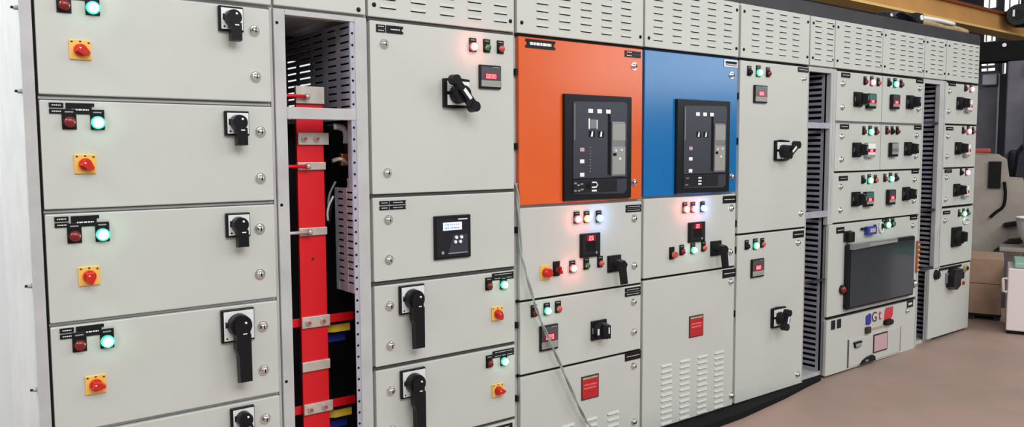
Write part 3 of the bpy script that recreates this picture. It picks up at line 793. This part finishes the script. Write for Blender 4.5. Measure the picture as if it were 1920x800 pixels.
# 10 -------- end cabinet
cab = cabinet('feeder_cabinet', 'rightmost end cabinet with one column of small doors', 5.62)
b = MB(); b.box(5.3995,5.885,.022,.60,-1.225,.699,M['frame'],.002); b.box(5.27,5.41,.0215,.0295,-1.238,-.772,M['frame'],.001)
b.box(5.3995,5.412,.000,.030,-.77,.438,M['frame'],.001)
put('body', b, cab)
seams(cab,5.414,5.884,(.4375,.1625,-.122,-.378,-.768)); vent(cab,5.405,5.885,[5.520,5.640,5.748,5.845],8,.687,.0286,.058,(5.432,))
K = (('redoff','pink'),('redoff','pink','orangeoff'),('blackoff','pink'),('redoff','green','greenoff'))
for i, (z0, z1) in enumerate(((.168,.430),(-.117,.157),(-.370,-.127),(-.762,-.386))):
    d = door(cab,5.414,5.880 if i else 5.884,z0,z1)
    np(d,(5.490,5.478,5.480,5.478)[i],(.427,.140,-.136,-.408)[i]-.004,.100,.022)
    zt = (.376,.084,-.184,-.467)[i]; lock(d,5.468,zt)
    if i < 3: lock(d,5.466,(.246,-.046,-.327)[i])
    zg = (.303,.008,-.268)[i] if i < 3 else -.575
    if i < 3:
        grip(d,5.605,zg)
        small_meter(d,5.680,5.752,zg-.055,zg+.03,'white')
    else:
        b = MB(); b.box(-.060,.070,-.018,0,-.072,.060,M['black'],.006); b.cyl(.0,-.01,.045,-.050,-.018,M['black2'],.040); b.prism([(-.02,-.04),(.02,-.04),(.02,.035),(-.02,.035)],-.075,-.048,M['black'],.8)
        put('rotary_handle', b, d, (5.615,0,-.575), label='black knob grip standing out from square plate')
        b = MB(); b.tube([(.045*math.cos(t*PI/8),-.005,.018*math.sin(t*PI/8)) for t in range(17)],.004,M['silver'],6); put('blank_ring', b, d, (5.765,0,-.485), label='pale ring where no lamp is fitted')
    trio(d,(5.722,5.712,5.705,5.700)[i],(.404,.122,-.156,-.435)[i],K[i],(.085,.075,.085,.065)[i])
d = door(cab,5.275,5.868,-1.230,-.774)
b = MB(); b.box(-.16,.16,-.008,0,-.008,.008,M['black'],.003); put('drawer_slot', b, d, (5.56,0,-.783))
b = MB(); b.box(-.050,.030,-.012,0,-.036,.036,M['clear'],.004); b.prism([(.0,.060),(.10,.062),(.11,.0),(.075,-.010),(.08,-.055),(.02,-.085),(-.035,-.060),(-.040,.020)],-.050,0,M['black'],.9)
put('socket_cover', b, d, (5.545,0,-.850), label='black rounded socket cover')
for x, z, m, r in ((5.358,-.812,'black2',.034),(5.775,-.806,'tan',.026)):
    b = MB(); b.cyl(0,0,r,-.020,0,M[m],r*.8); b.cyl(0,0,r*.5,-.026,-.020,M['black']); put('drawer_knob', b, d, (x,0,z))
b = MB(); b.box(-.024,.024,-.016,0,-.022,.022,M['black'],.004); put('drawer_latch', b, d, (5.725,0,-.852))
b = MB(); b.cyl(0,0,.014,-.010,0,M['red'],.011); put('push_button', b, d, (5.765,0,-.908), label='small red push button')

# ------------------------------------------------------------------ base plinth
FL = lambda x: -1.275+.016*(x-4)
b = MB(); xs = [.27,1.2,2.2,3.2,3.6,3.85,4.03]; fr = [-.10,-.10,-.10,-.092,-.055,-.02,.0]
v = []; f = []
for x, y in zip(xs, fr): v += [(x,y,-1.2565),(x,y,FL(x)),(x,.60,FL(x)),(x,.60,-1.2565)]
for i in range(len(xs)-1):
    a = i*4; c = a+4
    for k in range(4): f.append((a+k,a+(k+1)%4,c+(k+1)%4,c+k))
f += [(0,1,2,3),(len(v)-1,len(v)-2,len(v)-3,len(v)-4)]
b.add(v,f,M['blackshade'])
tag(put('plinth', b), 'long black base plinth under the row of grey cabinets', 'plinth')

# ------------------------------------------------------------------ loose wire hanging down the front
path = [(1.893,.010,-.12),(1.893,-.004,-.216),(1.898,-.012,-.379),(1.907,-.028,-.460),(1.945,-.028,-.567),(1.980,-.030,-.656),(2.041,-.030,-.770),(2.109,-.030,-.900),(2.181,-.030,-1.036),(2.252,-.028,-1.139),(2.30,-.125,-1.20),(2.38,-.18,FL(2.4)+.008),(2.52,-.30,FL(2.5)+.006),(2.62,-.62,FL(2.6)+.006)]
def smooth(p, n=6):
    p = [Vector(q) for q in p]; out = []
    for i in range(len(p)-1):
        a, b_, c, e = p[max(i-1,0)], p[i], p[i+1], p[min(i+2,len(p)-1)]
        for k in range(n):
            t = k/n; out.append(.5*((2*b_)+(c-a)*t+(2*a-5*b_+4*c-e)*t*t+(-a+3*b_-3*c+e)*t**3))
    return out+[p[-1]]
sp = smooth(path); t = thing('hanging_wire', 'thin grey twisted wire hanging down in front of the orange door cabinet', 'wire', (1.893,0,-.12))
for ph in (0, PI):
    b = MB(); b.tube([q+Vector((.0035*math.cos(i*.55+ph),.0035*math.sin(i*.55+ph),0)) for i, q in enumerate(sp)],.0034,M['grey'],8)
    put('strand', b, t)

# ------------------------------------------------------------------ setting
b = MB(); b.add([(-9,-9,FL(-9)),(14,-9,FL(14)),(14,4,FL(14)),(-9,4,FL(-9))],[(0,1,2,3)],M['concrete']); struct('floor', b)
b = MB(); b.box(-9,4.8,2.0,2.1,-1.5,3.0,M['wallw']); struct('wall_back', b)
b = MB(); b.box(4.8,13,3.0,3.1,-1.5,4.0,M['walld']); b.box(4.8,4.9,2.0,3.0,-1.5,3.0,M['walld']); struct('wall_rear', b)  # far walls coloured dark to stand in for the dim background
b = MB(); b.box(12,12.1,-9,3.1,-1.5,4.0,M['walld']); struct('wall_right', b)
wins = [((2.45,2.31),(1.92,2.35)),((2.19,2.06),(1.85,2.35)),((2.05,1.98),(1.87,2.35)),((2.43,2.37),(1.47,1.75)),((2.355,2.30),(1.47,1.75)),((2.45,2.30),(1.145,1.22)),((2.45,2.29),(1.07,1.105)),((2.185,2.155),(1.02,1.23))]
for i, ((y1, y0), (z0, z1)) in enumerate(wins):
    b = MB(); b.box(11.97,12.0,y0,y1,z0,z1,M['sky']); b.box(11.955,11.97,(y0+y1)/2-.008,(y0+y1)/2+.008,z0,z1,M['machine'])
    struct('window_%d' % (i+1), b)

# overhead crane girder running parallel to the lineup
g = thing('crane_girder', 'long orange overhead crane girder above and behind the cabinets', 'girder', (8,1.38,1.24))
b = MB(); b.box(5.0,11.99,1.33,1.43,1.281,1.455,M['girder']); put('web', b, g)
b = MB(); b.box(5.0,11.99,1.28,1.48,1.258,1.280,M['girderlt']); put('flange', b, g, label='pale yellow lower flange')
b = MB(); b.box(5.0,11.99,1.28,1.48,1.458,1.475,M['copper']); put('flange', b, g, label='brown upper flange')

# dark trunking on the cabinet tops with clutter
b = MB(); b.box(3.30,6.12,.10,.50,.700,.802,M['trunk'],.004)
b.box(3.30,6.12,.096,.10,.712,.790,M['trunk'])
tag(put('cable_trunking', b), 'dark grey cable trunking lying along the tops of the right hand cabinets', 'trunking')
def on_top(name, label, cat, x, m, w, h, rag=False):
    b = MB()
    b.box(-w/2,w/2,-.03,.03,0,h,M[m],.008); b.box(-w/2+.01,w/2-.01,-.034,-.03,h*.2,h*.8,M['black2'])
    b.cyl(0,h*.6,min(w,h)*.22,-.040,-.034,M['white'],n=12)
    tag(put(name, b, None, (x,.17,.802)), label, cat)
on_top('lamp_box','small black lamp box standing left on the dark trunking','lamp box',4.94,'black',.075,.045)
on_top('lamp_box','black lamp box with white spot beside the pale cloth roll','lamp box',5.33,'black',.085,.080)
b = MB()
pts = [(-.34,0,.030),(-.2,0,.036),(0,.01,.032),(.2,0,.030),(.36,0,.024)]
b.tube(smooth(pts,4),.030,M['tan'],10,.020); b.tube(smooth([(-.34,-.02,.055),(-.1,-.02,.06),(.12,-.02,.056)],4),.014,M['white'],8)
tag(put('cloth_roll', b, None, (5.73,.18,.804)), 'long pale rolled cloth lying on the dark trunking', 'cloth roll')
b = MB(); v = []; nx = 14
for i in range(nx+1):
    u = i/nx; z = .02+.05*math.sin(PI*u)+.008*math.sin(9*u)
    v += [(-.17+.34*u,-.04,z-.02*u),(-.17+.34*u,.08,z+.012)]
f = [(2*i,2*i+2,2*i+3,2*i+1) for i in range(nx)]
b.add(v,f,M['sheet'],True)
o = put('plastic_sheet', b, None, (5.13,.17,.802)); md = o.modifiers.new('thick','SOLIDIFY'); md.thickness = .004
tag(o,'crumpled navy plastic sheet between the two lamp boxes','plastic sheet')

# ------------------------------------------------------------------ things beyond the end cabinet (each turned to face the aisle)
RZ = -1.20
def at(X, Y, z): return (X, Y, z)
def spot(name, label, cat, X, Y, z): return thing(name, label, cat, (X,Y,z), RZ)
# cartons
t = spot('carton', 'lower brown cardboard carton standing on the floor beside the end cabinet', 'carton', 6.33,.10,FL(6.3))
b = MB(); b.box(-.28,.120,-.10,.35,.045,.265,M['carton'],.004); put_local('box_body', b, t, (0,0,0))
b = MB(); b.box(-.278,-.085,-.1015,-.10,.055,.262,M['cartond']); put_local('shaded_face', b, t, (0,0,0), label='dark brown patch for the shaded carton face')  # dark patch paints the shaded left face of the carton
t2 = spot('carton', 'upper brown cardboard carton stacked beside the end cabinet', 'carton', 6.33,.10,FL(6.3)+.268)
b = MB(); b.box(-.28,.128,-.102,.35,.0,.185,M['carton'],.004); put_local('box_body', b, t2, (0,0,0))
b = MB(); b.box(-.20,-.09,-.1045,-.102,.002,.034,M['black2']); b.box(-.17,-.11,-.106,-.1045,.008,.028,M['white']); put_local('label_sticker', b, t2, (0,0,0), label='small black and white label')
t3 = spot('pallet', 'dark low pallet under the cardboard cartons', 'pallet', 6.33,.10,FL(6.3))
b = MB(); b.box(-.30,.125,-.09,.36,.028,.044,M['black2'])
for x in (-.28,-.08,.08): b.box(x,x+.04,-.08,.35,0,.028,M['dark'])
put_local('deck', b, t3, (0,0,0))
# white chest
t = spot('white_cabinet', 'white enamel cabinet with teal lid at the right edge on the floor', 'cabinet', 6.06,-.30,FL(6.0))
b = MB(); b.box(-.125,.45,-.10,.30,.022,.445,M['pinkw'],.008); b.box(-.12,.44,-.09,.29,0,.022,M['blackshade']); put_local('body', b, t, (0,0,0))
b = MB(); b.box(-.090,.45,-.095,.30,.447,.485,M['tealtop'],.008); put_local('lid', b, t, (0,0,0), label='pale teal lid')
b = MB(); b.tube([(-.125,-.085,.285),(-.150,-.095,.285),(-.150,-.095,.375),(-.125,-.085,.375)],.010,M['pinkw'],8); put_local('handle', b, t, (0,0,0))
# bench and basin
t = spot('bench', 'low grey bench behind the white cabinet and cartons', 'bench', 6.95,.05,FL(6.9))
b = MB(); b.box(-.17,.55,-.12,.19,.44,.47,M['machine'],.005); put_local('bench_top', b, t, (0,0,0))
for x, y in ((-.14,-.09),(.5,-.09),(-.14,.15),(.5,.15)):
    b = MB(); b.box(x-.025,x+.025,y-.025,y+.025,0,.44,M['steel']); put_local('leg', b, t, (0,0,0))
b = MB(); prof = [(.075,0),(.135,.09),(.155,.19),(.160,.225),(.168,.225),(.168,.235),(.150,.235),(.120,.06),(0.0,.02)]
n = 28; v = []; f = []
for r, z in prof: v += [(r*math.cos(2*PI*i/n),r*math.sin(2*PI*i/n),z) for i in range(n)]
for j in range(len(prof)-1):
    for i in range(n): f.append((j*n+i,j*n+(i+1)%n,(j+1)*n+(i+1)%n,(j+1)*n+i))
f.append(tuple(range(n))[::-1])
b.add(v,f,M['white'],True)
tag(put('basin', b, None, (6.985,-.035,FL(6.9)+.470)), 'round white basin on the low bench at the right edge', 'basin')
# covered machine
t = spot('covered_machine', 'grey beige covered machine with black panel standing beyond the end cabinet', 'machine', 7.25,.36,FL(7.2))
b = MB()
b.prism([(-.36,0),(.075,0),(.078,.70),(.07,.98),(.045,1.14),(-.02,1.185),(-.30,1.20),(-.36,1.12)],-.06,.25,M['machine'],.97)
o = put_local('body', b, t, (0,0,0))
b = MB(); b.prism([(.02,0),(.165,0),(.185,.30),(.178,.80),(.165,.985),(.03,.995)],-.055,.24,M['machine'],.97); put_local('side_cover', b, t, (0,0,0), label='lower right half of the cover')
b = MB(); b.box(-.085,.005,-.085,-.055,.905,1.125,M['black'],.004); put_local('screen', b, t, (0,0,0), label='black upright panel')
b = MB(); b.tube(smooth([(.03,-.08,.96),(.04,-.085,.86),(.03,-.085,.76),(-.02,-.085,.71),(-.06,-.085,.665)],5),.012,M['blackshade'],8); put_local('cable', b, t, (0,0,0), label='black cable')
b = MB(); b.capsule((.05,.605),(.17,.635),.022,.020,-.11,-.05,M['black'],.9); put_local('lever', b, t, (0,0,0), label='short black lever')
b = MB(); b.prism([(-.03,.39),(.17,.47),(.175,.51),(.08,.495)],-.16,-.05,M['brown']); put_local('flap', b, t, (0,0,0), label='dark brown flap')
b = MB(); b.box(-.20,-.075,-.03,.03,1.195,1.232,M['lorange'],.012); put_local('handle', b, t, (0,0,0), label='red handle')
# steel column, tall dark machine, hoist
t = spot('steel_column', 'tall blue grey steel column beyond the end cabinet', 'column', 8.80,1.06,FL(8.8))
b = MB(); b.box(-.34,.055,0,.03,0,1.975,M['steel']); b.box(-.12,-.08,.03,.30,0,1.975,M['steel']); put_local('column_web', b, t, (0,0,0))
b = MB(); b.box(.050,.064,-.02,.04,0,1.95,M['galv']); put_local('edge_highlight', b, t, (0,0,0), label='pale strip for the highlight on the column edge')  # pale strip paints the light catching the column edge
b = MB(); b.box(-.09,.04,-.10,0,1.835,1.945,M['galv'],.01); put_local('junction_box', b, t, (0,0,0), label='pale junction box')
t = spot('press_machine', 'tall dark brown machine at the right edge behind the covered machine', 'machine', 8.36,.70,FL(8.3))
b = MB(); b.box(-.055,.75,0,.25,0,2.03,M['steel'],.01); b.box(.10,.70,-.012,0,1.20,1.95,M['walld']); put_local('body', b, t, (0,0,0))
b = MB(); b.box(-.02,.74,-.30,0,.93,1.20,M['navy'],.03); b.box(.1,.16,-.31,-.30,1.05,1.10,M['metergrey']); put_local('control_box', b, t, (0,0,0), label='dark blue grey box')
b = MB(); b.tube([(.10,-.04,1.88),(.10,-.04,2.01)],.016,M['lorange'],8); put_local('lamp', b, t, (0,0,0), label='small orange lamp tube')
b = MB()
b.prism([(-.035,.66),(.05,.60),(.4,.60),(.4,1.26),(.02,1.26),(-.02,1.20),(-.045,.95)],-.08,.25,M['navy'],.88)
tag(put('dark_tarpaulin', b, None, (7.62,.36,FL(7.6)), RZ), 'black blue tarpaulin bundle hanging at the right edge above the basin', 'tarpaulin')
t = spot('cross_beam', 'black horizontal beam under the crane girder beyond the cabinets', 'beam', 8.35,.85,.83)
b = MB(); b.box(-.32,.60,0,.22,.0,.185,M['blackshade'],.006); put_local('beam_body', b, t, (0,0,0))
b = MB(); b.cyl(.055,.148,.018,-.012,0,M['white']); put_local('lamp', b, t, (0,0,0), label='small white lamp')
t = spot('hoist_trolley', 'black round hoist trolley wheel on the crane girder at the top right', 'hoist', 9.66,1.165,1.262)
b = MB(); b.cyl(0.0,.17,.125,-.06,.06,M['black'],.11,28); b.cyl(0,.17,.05,-.075,-.06,M['black2']); b.box(.02,.30,.0,.14,.05,.36,M['black2'],.01); put_local('wheel', b, t, (0,0,0))
b = MB(); b.box(-.055,-.035,-.078,-.062,.15,.22,M['white']); put_local('plate', b, t, (0,0,0), label='small pale plate')

# ------------------------------------------------------------------ light
def area(name, loc, target, sx, sy, e, col=(1,1,1)):
    l = bpy.data.lights.new(name,'AREA'); l.shape = 'RECTANGLE'; l.size = sx; l.size_y = sy; l.energy = e; l.color = col
    o = bpy.data.objects.new(name, l); C.objects.link(o); o.location = (loc[0],loc[1],loc[2]+ZC)
    o.rotation_euler = (Vector(target)-Vector(loc)).to_track_quat('-Z','Y').to_euler(); return o
area('roof_light_front', (1.0,-4.6,3.2), (1.6,0,-.2), 5, 2.2, 235, (1,1,.985))
area('roof_light_far', (6.5,-4.2,3.2), (4.8,0,-.3), 3.5, 2.0, 110, (1,.965,.93))
area('back_wall_fill', (-2.4,.3,2.4), (0.3,2.0,.1), 2.2, 1.2, 165, (.96,1,.99))  # added lamp without a real source, brightens the white back wall
area('daylight_opening', (8.7,-5.0,1.25), (3.6,0,.3), 3.0, 1.0, 46, (.92,1,.98))
w = bpy.data.worlds.new('World'); bpy.context.scene.world = w; w.use_nodes = True
bg = w.node_tree.nodes['Background']; bg.inputs['Color'].default_value = (.93,.96,1,1); bg.inputs['Strength'].default_value = .45

# ------------------------------------------------------------------ camera
fw = Vector((0.61169391,0.78734571,-0.07692393)); rt = Vector((0.78946013,-0.61378471,-0.00458635)); up = Vector((0.05082578,0.05792293,0.99702642))
cam = bpy.data.cameras.new('camera'); cam.sensor_width = 36; cam.lens = 1504.83/1920*36; cam.clip_start = .05; cam.clip_end = 100
co = bpy.data.objects.new('camera', cam); C.objects.link(co)
mw = Matrix((rt, up, -fw)).transposed().to_4x4(); mw.translation = Vector((0,-D,ZC)); co.matrix_world = mw
bpy.context.scene.camera = co
vs = bpy.context.scene.view_settings
vs.view_transform = 'Standard'; vs.look = 'None'; vs.gamma = 1; vs.use_curve_mapping = False; vs.exposure = 0.0
bpy.context.scene.display_settings.display_device = 'sRGB'
